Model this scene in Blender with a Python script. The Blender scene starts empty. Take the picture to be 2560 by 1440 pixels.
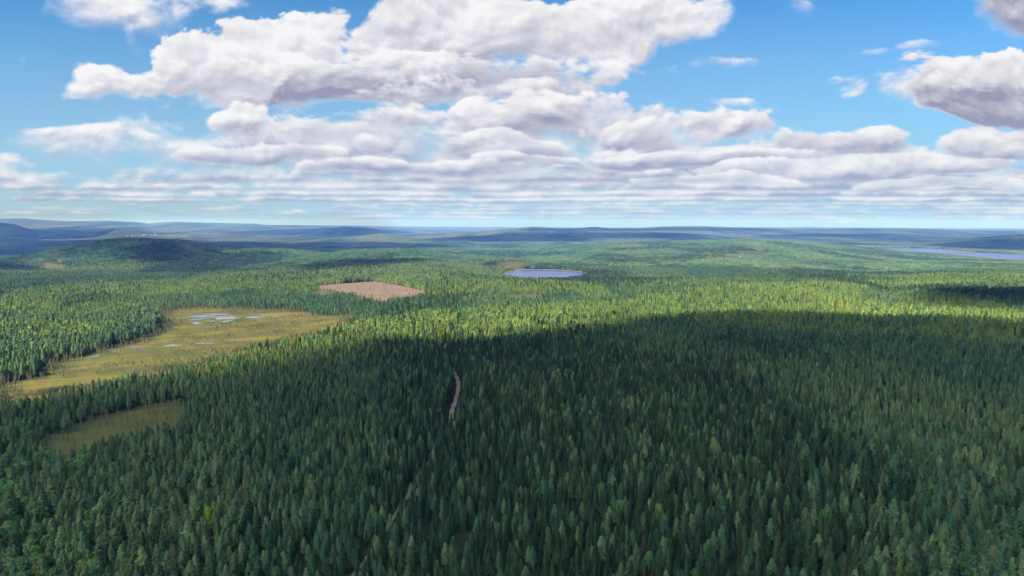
import bpy, math, random
import numpy as np
from mathutils import Vector, Matrix

SC = bpy.context.scene
COL = SC.collection
R = math.radians
rng = np.random.default_rng(11)
random.seed(5)

# ------------------------------------------------------------------ camera
F = 1707.0                     # focal length in pixels of the 2560 wide photograph
PITCH = math.atan((720 - 560) / F)
CP, SP = math.cos(PITCH), math.sin(PITCH)
CAMZ = 132.0
cam = bpy.data.cameras.new('camera')
cam.sensor_width = 36.0
cam.lens = 36.0 * F / 2560
cam.clip_start = 1.0
cam.clip_end = 120000
camo = bpy.data.objects.new('camera', cam)
COL.objects.link(camo)
camo.location = (0, 0, CAMZ)
camo.rotation_euler = (R(90) - PITCH, 0, 0)
SC.camera = camo

# ------------------------------------------------------------------ render settings
SC.view_settings.view_transform = 'Standard'
SC.view_settings.look = 'None'
SC.view_settings.gamma = 1
SC.view_settings.use_curve_mapping = False
SC.view_settings.exposure = 1.25
cy = SC.cycles
cy.max_bounces = 6
cy.diffuse_bounces = 2
cy.glossy_bounces = 2
cy.transmission_bounces = 2
cy.volume_bounces = 3
cy.transparent_max_bounces = 12
cy.caustics_reflective = False
cy.caustics_refractive = False
cy.use_denoising = True
cy.denoiser = 'OPENIMAGEDENOISE'

# ------------------------------------------------------------------ sun
SUN_EL = 38.0
SUN_H = np.array([-0.80, -0.60])
TO_SUN = Vector((SUN_H[0] * math.cos(R(SUN_EL)), SUN_H[1] * math.cos(R(SUN_EL)), math.sin(R(SUN_EL))))
sl = bpy.data.lights.new('sun', 'SUN')
sl.energy = 5.0
sl.angle = R(0.53)
sl.color = (1.0, 0.90, 0.70)
so = bpy.data.objects.new('sun', sl)
COL.objects.link(so)
so.rotation_euler = TO_SUN.to_track_quat('Z', 'Y').to_euler()
SKY_STRENGTH = 0.042

# ------------------------------------------------------------------ node helper
class G:
    """small expression builder for shader nodes"""
    def __init__(s, nt): s.nt = nt
    def m(s, op, *a, clamp=False):
        n = s.nt.nodes.new('ShaderNodeMath'); n.operation = op; n.use_clamp = clamp
        for i, v in enumerate(a):
            if isinstance(v, (int, float)): n.inputs[i].default_value = v
            else: s.nt.links.new(v, n.inputs[i])
        return n.outputs[0]
    def add(s, a, b): return s.m('ADD', a, b)
    def sub(s, a, b): return s.m('SUBTRACT', a, b)
    def mul(s, a, b): return s.m('MULTIPLY', a, b)
    def div(s, a, b): return s.m('DIVIDE', a, b)
    def mx(s, a, b): return s.m('MAXIMUM', a, b)
    def mn(s, a, b): return s.m('MINIMUM', a, b)
    def smax(s, a, b, k): return s.m('SMOOTH_MAX', a, b, k)
    def comb(s, x, y, z):
        n = s.nt.nodes.new('ShaderNodeCombineXYZ')
        for i, v in enumerate((x, y, z)):
            if isinstance(v, (int, float)): n.inputs[i].default_value = v
            else: s.nt.links.new(v, n.inputs[i])
        return n.outputs[0]
    def sep(s, v):
        n = s.nt.nodes.new('ShaderNodeSeparateXYZ'); s.nt.links.new(v, n.inputs[0])
        return n.outputs[0], n.outputs[1], n.outputs[2]
    def ramp(s, v, lo, hi, a=0.0, b=1.0, smooth=True):
        n = s.nt.nodes.new('ShaderNodeMapRange')
        n.interpolation_type = 'SMOOTHSTEP' if smooth else 'LINEAR'
        n.clamp = True
        for i, q in enumerate((v, lo, hi, a, b)):
            if isinstance(q, (int, float)): n.inputs[i].default_value = q
            else: s.nt.links.new(q, n.inputs[i])
        return n.outputs[0]
    def noise(s, vec, scale, detail=4, rough=0.5, dist=0.0, dim='3D', out=0, lac=2.0):
        n = s.nt.nodes.new('ShaderNodeTexNoise'); n.noise_dimensions = dim
        n.inputs['Scale'].default_value = scale; n.inputs['Detail'].default_value = detail
        n.inputs['Roughness'].default_value = rough; n.inputs['Distortion'].default_value = dist
        n.inputs['Lacunarity'].default_value = lac
        s.nt.links.new(vec, n.inputs['Vector'])
        return n.outputs[out]
    def voro(s, vec, scale, detail=3, rough=0.5, feature='SMOOTH_F1', smooth=0.6):
        n = s.nt.nodes.new('ShaderNodeTexVoronoi'); n.feature = feature
        n.inputs['Scale'].default_value = scale
        n.inputs['Detail'].default_value = detail
        n.inputs['Roughness'].default_value = rough
        if feature == 'SMOOTH_F1': n.inputs['Smoothness'].default_value = smooth
        s.nt.links.new(vec, n.inputs['Vector'])
        return n.outputs[0]
    def mix(s, f, a, b, blend='MIX'):
        n = s.nt.nodes.new('ShaderNodeMix'); n.data_type = 'RGBA'; n.blend_type = blend
        n.clamp_factor = True
        for i, v in ((0, f), (6, a), (7, b)):
            if isinstance(v, (int, float)): n.inputs[i].default_value = v
            elif isinstance(v, tuple): n.inputs[i].default_value = (*v, 1) if len(v) == 3 else v
            else: s.nt.links.new(v, n.inputs[i])
        return n.outputs[2]
    def vm(s, op, a, b=None, sc=None):
        n = s.nt.nodes.new('ShaderNodeVectorMath'); n.operation = op
        for i, v in ((0, a), (1, b)):
            if v is None: continue
            if isinstance(v, tuple): n.inputs[i].default_value = v
            else: s.nt.links.new(v, n.inputs[i])
        if sc is not None:
            if isinstance(sc, (int, float)): n.inputs['Scale'].default_value = sc
            else: s.nt.links.new(sc, n.inputs['Scale'])
        return n.outputs[0]

def skyxz(u, v):
    a, b = (u - 1280) / F, (720 - v) / F
    dy = CP + b * SP
    return a / dy, (b * CP - SP) / dy

#SKYBEGIN
# ------------------------------------------------------------------ world: Nishita sky with procedural cumulus
CLOUD_LIT = (9.3, 9.3, 9.6); CLOUD_DARK = (3.2, 3.3, 4.7); CLOUD_VEIL = (4.3, 5.2, 7.0)
SKY_TINT = (0.28, 1.03, 1.54); SKY_HOR = (4.4, 6.1, 7.3)
def build_world():
    w = bpy.data.worlds.new('World'); SC.world = w; w.use_nodes = True
    nt = w.node_tree; nt.nodes.clear()
    out = nt.nodes.new('ShaderNodeOutputWorld')
    bg = nt.nodes.new('ShaderNodeBackground'); bg.inputs['Strength'].default_value = SKY_STRENGTH
    nt.links.new(bg.outputs[0], out.inputs[0])
    sky = nt.nodes.new('ShaderNodeTexSky'); sky.sky_type = 'NISHITA'; sky.sun_disc = False
    sky.sun_elevation = R(SUN_EL); sky.sun_rotation = math.atan2(SUN_H[0], SUN_H[1])
    sky.altitude = 300; sky.air_density = 1.0; sky.dust_density = 0.3; sky.ozone_density = 2.0
    tc = nt.nodes.new('ShaderNodeTexCoord')
    g = G(nt)
    dx, dy, dz = g.sep(tc.outputs['Generated'])
    ay = g.mx(g.m('ABSOLUTE', dy), 0.02)
    X = g.div(dx, ay); Z = g.div(dz, ay)
    P0 = g.comb(X, g.mul(Z, 1.6), 0.0)
    wn = g.vm('SUBTRACT', g.noise(P0, 5.0, 1, 0.5, dim='2D', out=1), (.5, .5, .5))
    W = g.vm('ADD', g.comb(X, Z, 0.0), g.vm('MULTIPLY', wn, (0.10, 0.040, 0.0)))
    low = g.ramp(Z, 0.02, 0.20, 0.55, 1.0)
    def billow(ox, oz, fd):
        q = g.vm('ADD', g.comb(g.add(X, ox), g.mul(g.m('POWER', g.mx(g.add(Z, oz), 1e-4), 0.72), 1.5), 0.0), g.vm('MULTIPLY', wn, (.06, .06, 0)))
        v1 = nt.nodes.new('ShaderNodeTexVoronoi'); v1.voronoi_dimensions = '2D'; v1.feature = 'F1'
        v1.inputs['Scale'].default_value = 9.0; v1.inputs['Detail'].default_value = 3.0; v1.inputs['Roughness'].default_value = .5
        nt.links.new(q, v1.inputs['Vector'])
        return g.add(g.mul(g.sub(0.40, v1.outputs['Distance']), 0.8), g.mul(g.sub(g.noise(q, 7.0, fd, 0.62, 0.2, dim='2D'), 0.5), 2.0))
    N0 = billow(0, 0, 9)
    N1 = billow(-0.006, 0.010, 5)
    relief = g.mul(g.sub(N1, N0), 0.72)
    med = g.mul(g.sub(g.noise(g.vm('ADD', P0, (3.1, 9.7, 0)), 4.5, 4, .55, dim='2D'), .5), 1.6)
    streak = g.mul(g.sub(g.noise(g.comb(g.mul(X, 2.2), g.mul(g.sub(Z, g.mul(X, .04)), 13.0), 0.0), 2.0, 4, .55, .3, dim='2D'), .5), 1.3)

    mott = g.ramp(med, -.5, .6, -.04, .18)
    base = g.mix(1.0, sky.outputs[0], SKY_TINT, 'MULTIPLY')
    base = g.mix(g.ramp(Z, 0.0, 0.36, 0.92, 0.0, smooth=False), base, SKY_HOR)
    veil = g.ramp(Z, 0.0, 0.15, 0.75, 0.0, smooth=False)
    lit = g.mix(veil, CLOUD_LIT, (7.4, 8.2, 8.8))
    drk = g.mix(veil, CLOUD_DARK, CLOUD_VEIL)
    col = base
    # rows of flat based cumulus receding to the horizon: (base row, height px, coverage, scale, seed)
    rows = [(556, 9, .42, 24, 2.7, .45), (548, 12, .48, 22, 1.3, .55), (537, 14, .54, 20, 7.7, .65), (527, 15, .56, 18, 3.9, .5), (516, 14, .50, 17, 5.1, .6), (505, 18, .62, 15, 9.4, .75), (492, 22, .62, 12, 2.2, .85), (476, 30, .64, 9, 8.1, .9),
            (456, 38, .60, 7, 6.3, .9), (436, 44, .52, 5.5, 4.4, .9)]
    rz = g.mul(g.sub(g.noise(g.comb(X, g.mul(Z, 2.0), 0.0), 3.0, 2, .5, dim='2D'), .5), 0.009)
    Zr = g.add(Z, rz)
    right = g.ramp(X, -0.75, 0.1, -0.12, 0.10)
    for v, h, cov, sc, seed, op in rows:
        zb = skyxz(1280, v)[1]; hh = h / F
        n = g.noise(g.comb(g.mul(X, 1.0), g.mul(Z, 1.6), seed), sc, 5, .62)
        top = g.mul(g.add(g.sub(n, .96 - cov - .05), g.mul(right, .5)), 5.0)
        t = g.mul(g.sub(Zr, zb), 1.0 / hh)                     # 0 at the base, 1 at full height
        up = g.sub(g.add(top, g.mul(N0, .45)), t)
        dn = g.add(g.mul(t, 3.0), g.add(g.mul(N0, .35), .5))
        a = g.mul(g.mul(g.ramp(up, -.25, .65), g.ramp(dn, -.25, .9)), min(op * 1.3, 1))
        sh = g.add(g.ramp(g.add(t, g.mul(relief, -.8)), .0, .75, .95, 0.0), g.mul(relief, .4))
        col = g.mix(a, col, g.mix(sh, lit, drk))
    # placed clouds: u, v, half width, above, below, tilt, solidity, edge noise, dark base, softness
    blobs = [
        (250, 5, 290, 60, 95, -0.12, 1.6, .8, .30, .8),
        (500, 22, 130, 40, 24, 0.1, .5, .7, .1, .9),
        (310, 112, 40, 55, 55, 0.0, .7, .6, .0, .9),
        (90, 160, 60, 26, 24, 0.0, .7, .6, .1, .9),
        (210, 335, 150, 26, 26, -0.05, 1.0, .6, .6, .8),
        (20, 402, 110, 28, 30, 0.0, 1.1, .6, .4, .6),
        (120, 428, 260, 22, 18, 0.0, .8, .6, .4, .8),
        (1830, 152, 105, 22, 20, -0.03, 1.1, .7, .0, .9),
        (1665, 165, 90, 22, 28, 0.0, .9, .7, .0, .9),
        (1830, 266, 105, 24, 22, 0.0, 1.2, .6, .1, .8),
        (1990, 20, 60, 28, 24, 0.0, 1.1, .6, .1, .9),
        (1755, 62, 40, 24, 22, 0.0, 1.0, .6, .1, .9),
        (2310, 105, 90, 24, 22, 0.1, .95, .6, .0, .9),
        (2190, 128, 70, 20, 16, 0.05, .9, .6, .0, .9),
        (2720, 50, 480, 90, 90, -0.24, 2.6, .8, 1.0, .5),
        (2400, 5, 170, 60, 60, -0.25, 1.4, .8, .5, .6),
        (2240, 235, 170, 55, 45, 0.28, 1.2, .8, .25, .7),
        (2330, 215, 230, 90, 80, 0.05, 2.0, .85, .35, .6),
        (2560, 10, 330, 90, 95, -0.15, 2.6, .8, .9, .6),
        (2500, 230, 300, 150, 95, -0.05, 2.4, .85, .85, .4),
        (2500, 185, 230, 100, 75, -0.05, 2.2, .9, .2, .6),
        # the great cloud
        (1500, 70, 330, 95, 115, 0.10, 2.6, .8, .3, .5),
        (1360, 175, 310, 55, 55, 0.09, 1.3, .8, .35, .6),
        (1130, 90, 400, 130, 150, 0.05, 2.6, .8, .45, .4),
        (760, 110, 200, 112, 130, 0.0, 2.4, .8, .25, .35),
        (215, 175, 150, 34, 26, -0.05, .9, .7, .3, .8),
        (200, 235, 90, 45, 35, 0.0, 1.0, .7, .3, .7),
        (260, 215, 150, 60, 60, 0.0, 1.8, .8, .3, .6),
        (560, 150, 230, 95, 120, 0.1, 2.2, .8, .2, .35),
        (960, 205, 640, 80, 82, 0.03, 2.6, .8, 1.1, .45),
        (480, 215, 260, 90, 85, 0.0, 2.2, .8, .6, .4),
        (345, 225, 125, 85, 72, 0.0, 1.7, .9, .40, .6),
        # the banks below it
        (1180, 400, 1250, 140, 100, 0.0, 2.5, .8, .5, 1.5),
        (1380, 320, 680, 85, 70, -0.02, 2.5, .9, .55, .9),
        (1150, 235, 420, 60, 60, 0.05, 1.9, .9, .7, .8),
        (930, 375, 560, 80, 75, 0.0, 2.0, .6, .8, .9),
        (1750, 415, 800, 60, 45, 0.0, 2.0, .6, .8, .8),
        (1220, 440, 700, 34, 30, 0.0, 1.5, .7, .7, .8),
        (1190, 290, 300, 66, 52, 0.05, 1.6, .8, .8, .6),
        (960, 320, 260, 50, 50, 0.0, 1.8, .7, .8, .6),
        (1310, 300, 280, 62, 60, 0.03, 2.0, .8, .7, .6),
        (850, 335, 300, 55, 50, 0.0, 1.7, .8, .6, .7),
        (1760, 335, 290, 60, 50, -0.04, 2.2, .85, .6, .5),
        (1480, 262, 130, 46, 55, 0.0, 1.3, .9, .4, .6),
        (620, 335, 230, 62, 45, 0.0, 1.5, .85, .6, .55),
        (1620, 350, 330, 78, 48, -0.05, 1.7, .85, .7, .5),
        (1250, 375, 420, 50, 48, -0.02, 2.0, .8, .95, .5),
        (640, 395, 290, 34, 26, 0.0, 1.9, .75, .7, .45),
        (2060, 372, 400, 56, 40, -0.02, 1.7, .85, .7, .5),
        (2520, 370, 330, 56, 42, 0.0, 1.7, .85, .6, .5),
        (1650, 400, 560, 26, 22, 0.0, 1.8, .7, 1.0, .5),
        (1080, 428, 460, 32, 22, 0.0, 1.8, .7, .8, .6),
        (150, 450, 420, 34, 26, 0.0, 1.6, .9, .45, .9),
        (2150, 425, 520, 34, 24, 0.02, 2.0, .75, .6, .4),
        (1700, 452, 330, 20, 14, 0.0, 1.6, .75, .5, .4),
        (2400, 462, 400, 24, 16, 0.02, 1.8, .75, .5, .4),
    ]
    wxx, wzz, _ = g.sep(W); wx3 = g.comb(wxx, wxx, 0.0)
    for (u, v, hw, up, dn, tilt, st, amp, dk, soft) in blobs:
        x0, z0 = skyxz(u, v)
        # each cloud is laid over the ones before it: evaluate them strictly one after another
        Wk = g.vm('ADD', W, g.vm('MULTIPLY', col, (1e-7, 1e-7, 1e-7)))
        wk = g.vm('ADD', Wk, g.vm('MULTIPLY', wx3, (0, -tilt, 0)))
        n = nt.nodes.new('ShaderNodeVectorMath'); n.operation = 'MULTIPLY_ADD'
        nt.links.new(wk, n.inputs[0]); sx, sz = F / hw, F / up
        n.inputs[1].default_value = (sx, sz, 0); n.inputs[2].default_value = (-x0 * sx, -(z0 - tilt * x0) * sz, 0)
        L = n.outputs[0]
        q = g.vm('MAXIMUM', L, g.vm('MULTIPLY', L, (-1, -up / dn, 0)))
        n = nt.nodes.new('ShaderNodeVectorMath'); n.operation = 'DOT_PRODUCT'
        nt.links.new(q, n.inputs[0]); nt.links.new(q, n.inputs[1])
        f = g.add(g.m('MULTIPLY_ADD', n.outputs['Value'], -st, st), g.add(g.mul(N0, amp * 2.3), g.mul(med, 1.0)))
        _, lz, _ = g.sep(L)
        a = g.ramp(f, -0.05, g.ramp(lz, -.8, .5, soft * 3.2, soft * .85, smooth=False))
        # underside: from the flat base (dark) up to the sunlit heads
        tt = g.add(g.mul(lz, up / (up + dn)), g.add(g.mul(N0, .26), g.add(g.mul(med, .20), g.mul(streak, .18))))
        zb = -dn / (up + dn)
        sh = g.mul(g.ramp(tt, zb * .7, zb + .85, min(dk * 1.0 + .08, .95), dk * .08), g.ramp(f, 0.1, 1.1, .25, 1.0))
        sh = g.add(sh, g.add(relief, mott))
        col = g.mix(a, col, g.mix(sh, lit, drk))
    nt.links.new(col, bg.inputs['Color'])
    w.cycles.sampling_method = 'MANUAL'
    w.cycles.sample_map_resolution = 512
    return w
build_world()
#SKYEND

# ------------------------------------------------------------------ numpy noise
def vnoise(x, y, seed=0):
    xi = np.floor(x).astype(np.int64); yi = np.floor(y).astype(np.int64)
    fx = x - xi; fy = y - yi
    fx = fx * fx * (3 - 2 * fx); fy = fy * fy * (3 - 2 * fy)
    def h(a, b):
        n = (a * 374761393 + b * 668265263 + seed * 974634777) & 0xffffffff
        n = ((n ^ (n >> 13)) * 1274126177) & 0xffffffff
        n = (n ^ (n >> 16)) & 0xffff
        return n / 65535.0
    return (h(xi, yi) * (1 - fx) + h(xi + 1, yi) * fx) * (1 - fy) + (h(xi, yi + 1) * (1 - fx) + h(xi + 1, yi + 1) * fx) * fy

def fbm(x, y, s, octv=4, seed=0):
    t = 0; a = 0.5; n = 0
    for i in range(octv):
        t = t + a * vnoise(x / s + 17.1 * i, y / s - 9.7 * i, seed + i); n += a; a *= 0.5; s = s / 2
    return t / n

# ------------------------------------------------------------------ terrain height
CAN = 12.0
def vz(v, Y):                     # height seen at image row v at forward distance Y
    return CAMZ + Y * skyxz(1280, v)[1]
def ua(u, v=600):
    return skyxz(u, v)[0]

# ridge: points (u, v, Y) along the crest, spread nearer, spread farther, canopy height on top
RIDGES = [
    # near right knolls
    ([(1600, 712, 1300), (1750, 702, 1330), (1850, 693, 1350), (1950, 688, 1370), (2050, 691, 1370), (2150, 700, 1350), (2260, 714, 1300)], 330, 200, 13),
    ([(2120, 705, 1800), (2250, 690, 1780), (2330, 681, 1760), (2400, 677, 1750), (2480, 676, 1750), (2560, 680, 1750), (2800, 690, 1750)], 300, 260, 12),
    ([(2180, 742, 1080), (2300, 726, 1090), (2400, 720, 1100), (2520, 722, 1100), (2700, 728, 1100)], 210, 170, 13),
    # middle ridge behind the clearcut
    ([(470, 705, 1950), (560, 689, 2100), (640, 669, 2300), (720, 651, 2600), (800, 638, 2900), (860, 628, 3100), (950, 622, 3200), (1040, 623, 3200), (1100, 629, 3200), (1160, 637, 3150), (1260, 645, 3000)], 900, 420, 10),
    # wide low ridge on the right
    ([(1120, 646, 4600), (1260, 632, 4800), (1400, 616, 5000), (1500, 611, 5000), (1700, 603, 5000), (1850, 600, 5000), (1960, 602, 5000), (2060, 612, 4900), (2150, 622, 4700), (2260, 640, 4300)], 1500, 700, 8),
    # hill on the left
    ([(40, 650, 2700), (120, 628, 2750), (180, 616, 2800), (240, 604, 2800), (280, 600, 2800), (330, 598, 2800), (440, 598, 2800), (470, 603, 2780), (500, 611, 2850), (560, 616, 3000), (640, 619, 3100), (740, 625, 3200), (860, 642, 3200)], 330, 600, 11),
    ([(-250, 650, 2200), (-60, 655, 2150), (40, 668, 2000), (120, 690, 1900)], 350, 350, 10),
    # blue country behind
    ([(-150, 556, 12000), (0, 557, 12000), (40, 561, 12000), (75, 575, 12000), (100, 590, 12000)], 1500, 2500, 0),
    ([(225, 588, 11000), (255, 577, 11000), (285, 567, 11000), (315, 573, 11000), (350, 585, 11000)], 900, 1500, 0),
    ([(90, 590, 11500), (160, 575, 11500), (200, 578, 11500), (240, 590, 11500)], 900, 1500, 0),
    ([(790, 586, 12500), (835, 572, 12500), (860, 567, 12500), (930, 570, 12500), (960, 578, 12500), (1040, 586, 12500)], 1200, 2000, 0),
    ([(700, 600, 9000), (840, 593, 9000), (960, 583, 9000), (1060, 597, 9000)], 700, 1500, 0),
    ([(1010, 598, 9500), (1060, 590, 9500), (1130, 584, 9500), (1200, 580, 9500), (1280, 577, 9500), (1400, 577, 9500), (1560, 580, 9500), (1700, 584, 9500), (1800, 590, 9500), (1900, 600, 9500)], 1100, 2500, 0),
    ([(1180, 580, 13000), (1280, 572, 13000), (1325, 567, 13000), (1350, 567, 13000), (1385, 570, 13000), (1440, 570, 13000), (1490, 567, 13000), (1520, 570, 13000), (1600, 570, 13000), (1660, 566, 13000), (1740, 565, 13000), (1850, 569, 13000), (2000, 572, 13000), (2150, 576, 13000)], 1500, 2500, 0),
    ([(1800, 580, 15000), (1960, 574, 15000), (2060, 571, 15000), (2150, 570, 15000), (2260, 570, 15000), (2360, 573, 15000), (2440, 577, 15000), (2560, 579, 15000), (2800, 582, 15000)], 3500, 3000, 0),
    ([(2270, 612, 7400), (2330, 606, 7400), (2400, 600, 7300), (2460, 592, 7200), (2520, 587, 7100), (2600, 583, 7000), (2900, 580, 7000)], 520, 1300, 4),
    # skyline
    ([(-400, 548, 24000), (0, 546, 24000), (50, 546, 24000), (130, 551, 24000), (180, 553, 24000), (270, 552, 24000), (340, 555, 24000), (372, 559, 24000), (400, 556, 24000), (440, 554, 24000), (520, 557, 24000), (640, 559, 24000), (660, 562, 24000), (760, 563, 24000), (880, 567, 24000)], 5000, 3000, 0),
    ([(400, 566, 34000), (780, 563, 34000), (900, 564, 34000), (1000, 566, 34000), (1280, 568, 34000), (1480, 569, 34000), (1800, 568, 34000), (1980, 568, 34000), (2025, 566.5, 34000), (2070, 569, 34000), (2300, 570, 34000), (2440, 573, 34000), (2480, 574, 34000), (2560, 575, 34000), (3000, 572, 34000)], 4000, 3500, 0),
]
BASE_Y = [0, 1500, 2500, 3900, 6000, 60000]
BASE_Z = [0, 0, -36, -80, -92, -92]
BASE_YR = [0, 1430, 1950, 2650, 3200, 3900, 6000, 60000]
BASE_ZR = [0, 0, -38, -43, -56, -84, -92, -92]

def smaxn(a, b, k):
    h = np.clip(0.5 + 0.5 * (a - b) / k, 0, 1)
    return b * (1 - h) + a * h + k * h * (1 - h)

def height0(x, y):
    x = np.asarray(x, float); y = np.asarray(y, float)
    r = np.hypot(x, y)
    Y = np.where(y > 30, y, r)
    front = np.clip((y - 0.35 * r) / (0.15 * r + 1e-6), 0, 1)      # crest lines only ahead
    a = np.where(front > 0, x / np.maximum(y, 1), 0)
    rt = np.clip((a + .10) / .12, 0, 1); nd = 1.5 * (1 - np.clip((r - 550) / 450, 0, 1))
    base = np.interp(Y, BASE_Y, BASE_Z) * (1 - rt) + np.interp(Y, BASE_YR, BASE_ZR) * rt - nd
    near = np.clip((r - 60) / 900, 0, 1)
    base = base + near * (fbm(x, y, 700, 3, 3) - 0.5) * np.interp(r, [0, 2000, 5000, 20000], [6, 9, 20, 40]) + (fbm(x, y, 90, 2, 9) - 0.5) * 2.0
    z = base.copy()
    for pts, sn, sf, can in RIDGES:
        A = np.array([ua(u, v) for u, v, _ in pts]); YY = np.array([p[2] for p in pts], float)
        ZZ = np.array([vz(v, Yv) - can for _, v, Yv in pts])
        wdt = 0.06
        y0 = np.interp(a, A, YY); zt = np.interp(a, A, ZZ)
        end = np.clip((a - A[0] + wdt) / wdt, 0, 1) * np.clip((A[-1] + wdt - a) / wdt, 0, 1)
        end = end * end * (3 - 2 * end) * front
        s = np.where(Y < y0, sn, sf)
        wgt = np.exp(-0.5 * ((Y - y0) / s) ** 2) * end
        zr = base + np.maximum(zt - base, 0) * wgt
        rough = (fbm(x, y, s * 0.6, 3, 21) - 0.5) * np.minimum(0.30 * np.abs(zt - base), 40) * wgt * (1 - np.exp(-((Y - y0) / (0.5 * s)) ** 2))
        z = smaxn(z, zr + rough, 1.0 + 0.0006 * Y)
    return z

def ray_hit(u, v, h=0.0, fn=height0, ymin=90, ymax=46000):
    X, Z = skyxz(u, v)
    Y = np.geomspace(ymin, ymax, 5000)
    d = CAMZ + Z * Y - (fn(X * Y, Y) + h)
    k = np.argmax(d < 0)
    if d[k] >= 0: k = len(Y) - 1
    if k > 0:
        t = d[k - 1] / (d[k - 1] - d[k] + 1e-9); yy = Y[k - 1] + t * (Y[k] - Y[k - 1])
    else: yy = Y[0]
    return X * yy, yy

def poly(far, near, hn=12.0):
    """ground outline seen in the photo: far edge on the ground, near edge hidden to canopy height"""
    p = [ray_hit(u, v, 0.3) for u, v in far] + [ray_hit(u, v, hn) for u, v in near]
    return np.array(p)

def sdist(px, py, P):
    """signed distance, positive inside"""
    n = len(P); d = np.full(px.shape, 1e18); ins = np.zeros(px.shape, bool)
    for i in range(n):
        ax, ay = P[i]; bx, by = P[(i + 1) % n]
        ex, ey = bx - ax, by - ay
        wx, wy = px - ax, py - ay
        t = np.clip((wx * ex + wy * ey) / (ex * ex + ey * ey + 1e-12), 0, 1)
        d = np.minimum(d, (wx - ex * t) ** 2 + (wy - ey * t) ** 2)
        c = ((ay > py) != (by > py)) & (px < (bx - ax) * (py - ay) / ((by - ay) if by != ay else 1e-12) + ax)
        ins ^= c
    return np.where(ins, 1, -1) * np.sqrt(d)

def smooth_poly(P, it=2):
    for _ in range(it):
        Q = np.roll(P, -1, 0)
        P = np.stack([0.75 * P + 0.25 * Q, 0.25 * P + 0.75 * Q], 1).reshape(-1, 2)
    return P

def plane_hit(u, v, z):
    X, Z = skyxz(u, v); Y = (z - CAMZ) / Z
    return X * Y, Y

# open ground
BOG = smooth_poly(poly(
    [(-30, 965), (60, 948), (140, 935), (95, 915), (200, 890), (290, 866), (335, 850), (415, 818), (385, 797), (396, 781), (430, 771), (500, 768), (620, 771), (760, 776), (800, 790), (880, 786), (905, 800)],
    [(850, 812), (770, 822), (700, 842), (640, 852), (590, 868), (545, 884), (400, 912), (250, 948), (130, 975), (-30, 1008)], 11), 2)
BOG2 = smooth_poly(poly([(60, 1112), (130, 1082), (200, 1052), (290, 1030), (350, 1015), (410, 1003), (455, 992)],
                        [(455, 1022), (400, 1046), (330, 1074), (250, 1092), (160, 1108), (90, 1116)], 12), 2)
SMALL_BOGS = [smooth_poly(P, 2) for P in (
    poly([(85, 662), (135, 654), (165, 664), (190, 670)], [(150, 676), (105, 674)], 8),
    poly([(775, 728), (830, 728), (845, 732)], [(830, 738), (780, 736)], 8),
    poly([(1230, 658), (1262, 655), (1345, 658)], [(1335, 666), (1260, 664)], 8),
    poly([(1262, 736), (1290, 733), (1360, 735)], [(1350, 742), (1280, 741)], 8),
    poly([(1760, 642), (1800, 641), (1860, 646)], [(1850, 649), (1780, 648)], 6),
    poly([(1830, 629), (1880, 628), (1945, 631)], [(1930, 635), (1850, 634)], 6),
)]
CUT = poly([(790, 714), (860, 708), (932, 702), (1000, 714), (1066, 728)], [(1050, 736), (1000, 740), (948, 747), (905, 736), (865, 730), (800, 722)], 10)
CUTC = CUT.mean(0)

# lake
LZ = -42.0
LAKE = np.array([plane_hit(u, v, LZ) for u, v in [(1254, 691), (1254, 684), (1286, 675.5), (1352, 673), (1415, 676.5), (1482, 682)]] +
                [plane_hit(u, v, LZ + 6) for u, v in [(1462, 690), (1440, 696), (1380, 698), (1290, 696)]])
LAKE = smooth_poly(LAKE, 2)
# wide water on the right
BZ = -84.0
BIG = np.array([plane_hit(u, v, BZ) for u, v in [(2150, 619), (2240, 620), (2330, 621), (2375, 624), (2450, 631), (2560, 636), (2700, 640), (2900, 646)]] +
               [plane_hit(u, v, BZ + 8) for u, v in [(2900, 672), (2700, 662), (2560, 655), (2500, 648), (2400, 640), (2330, 634), (2240, 626)]])
RIVERS = [np.array([plane_hit(u, v, -88) for u, v in P]) for P in (
    [(100, 598.5), (150, 596), (200, 594.5), (232, 593), (232, 594.8), (205, 597), (160, 598.8), (120, 600)],
    [(790, 593.3), (835, 593.8), (832, 595.4), (800, 595.6)],
    [(1085, 600), (1160, 601), (1160, 602.3), (1095, 602)])]

def flatten(z, x, y, P, level, margin, inner=6):
    d = np.full(x.shape, -1e9)
    lo = P.min(0) - margin; hi = P.max(0) + margin
    m = (x > lo[0]) & (x < hi[0]) & (y > lo[1]) & (y < hi[1])
    if m.any(): d[m] = sdist(x[m], y[m], P)
    t = np.clip(1 + d / margin, 0, 1); t = t * t * (3 - 2 * t)
    tgt = level + np.clip(-d * 0.05, -1.5, 3)
    return np.where(m, z * (1 - t) + tgt * t, z)

def height(x, y):
    x = np.asarray(x, float); y = np.asarray(y, float)
    z = height0(x, y)
    z = flatten(z, x, y, LAKE, LZ, 150)
    z = flatten(z, x, y, BIG, BZ, 400)
    for P in RIVERS: z = flatten(z, x, y, P, -88, 500)
    return z

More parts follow.
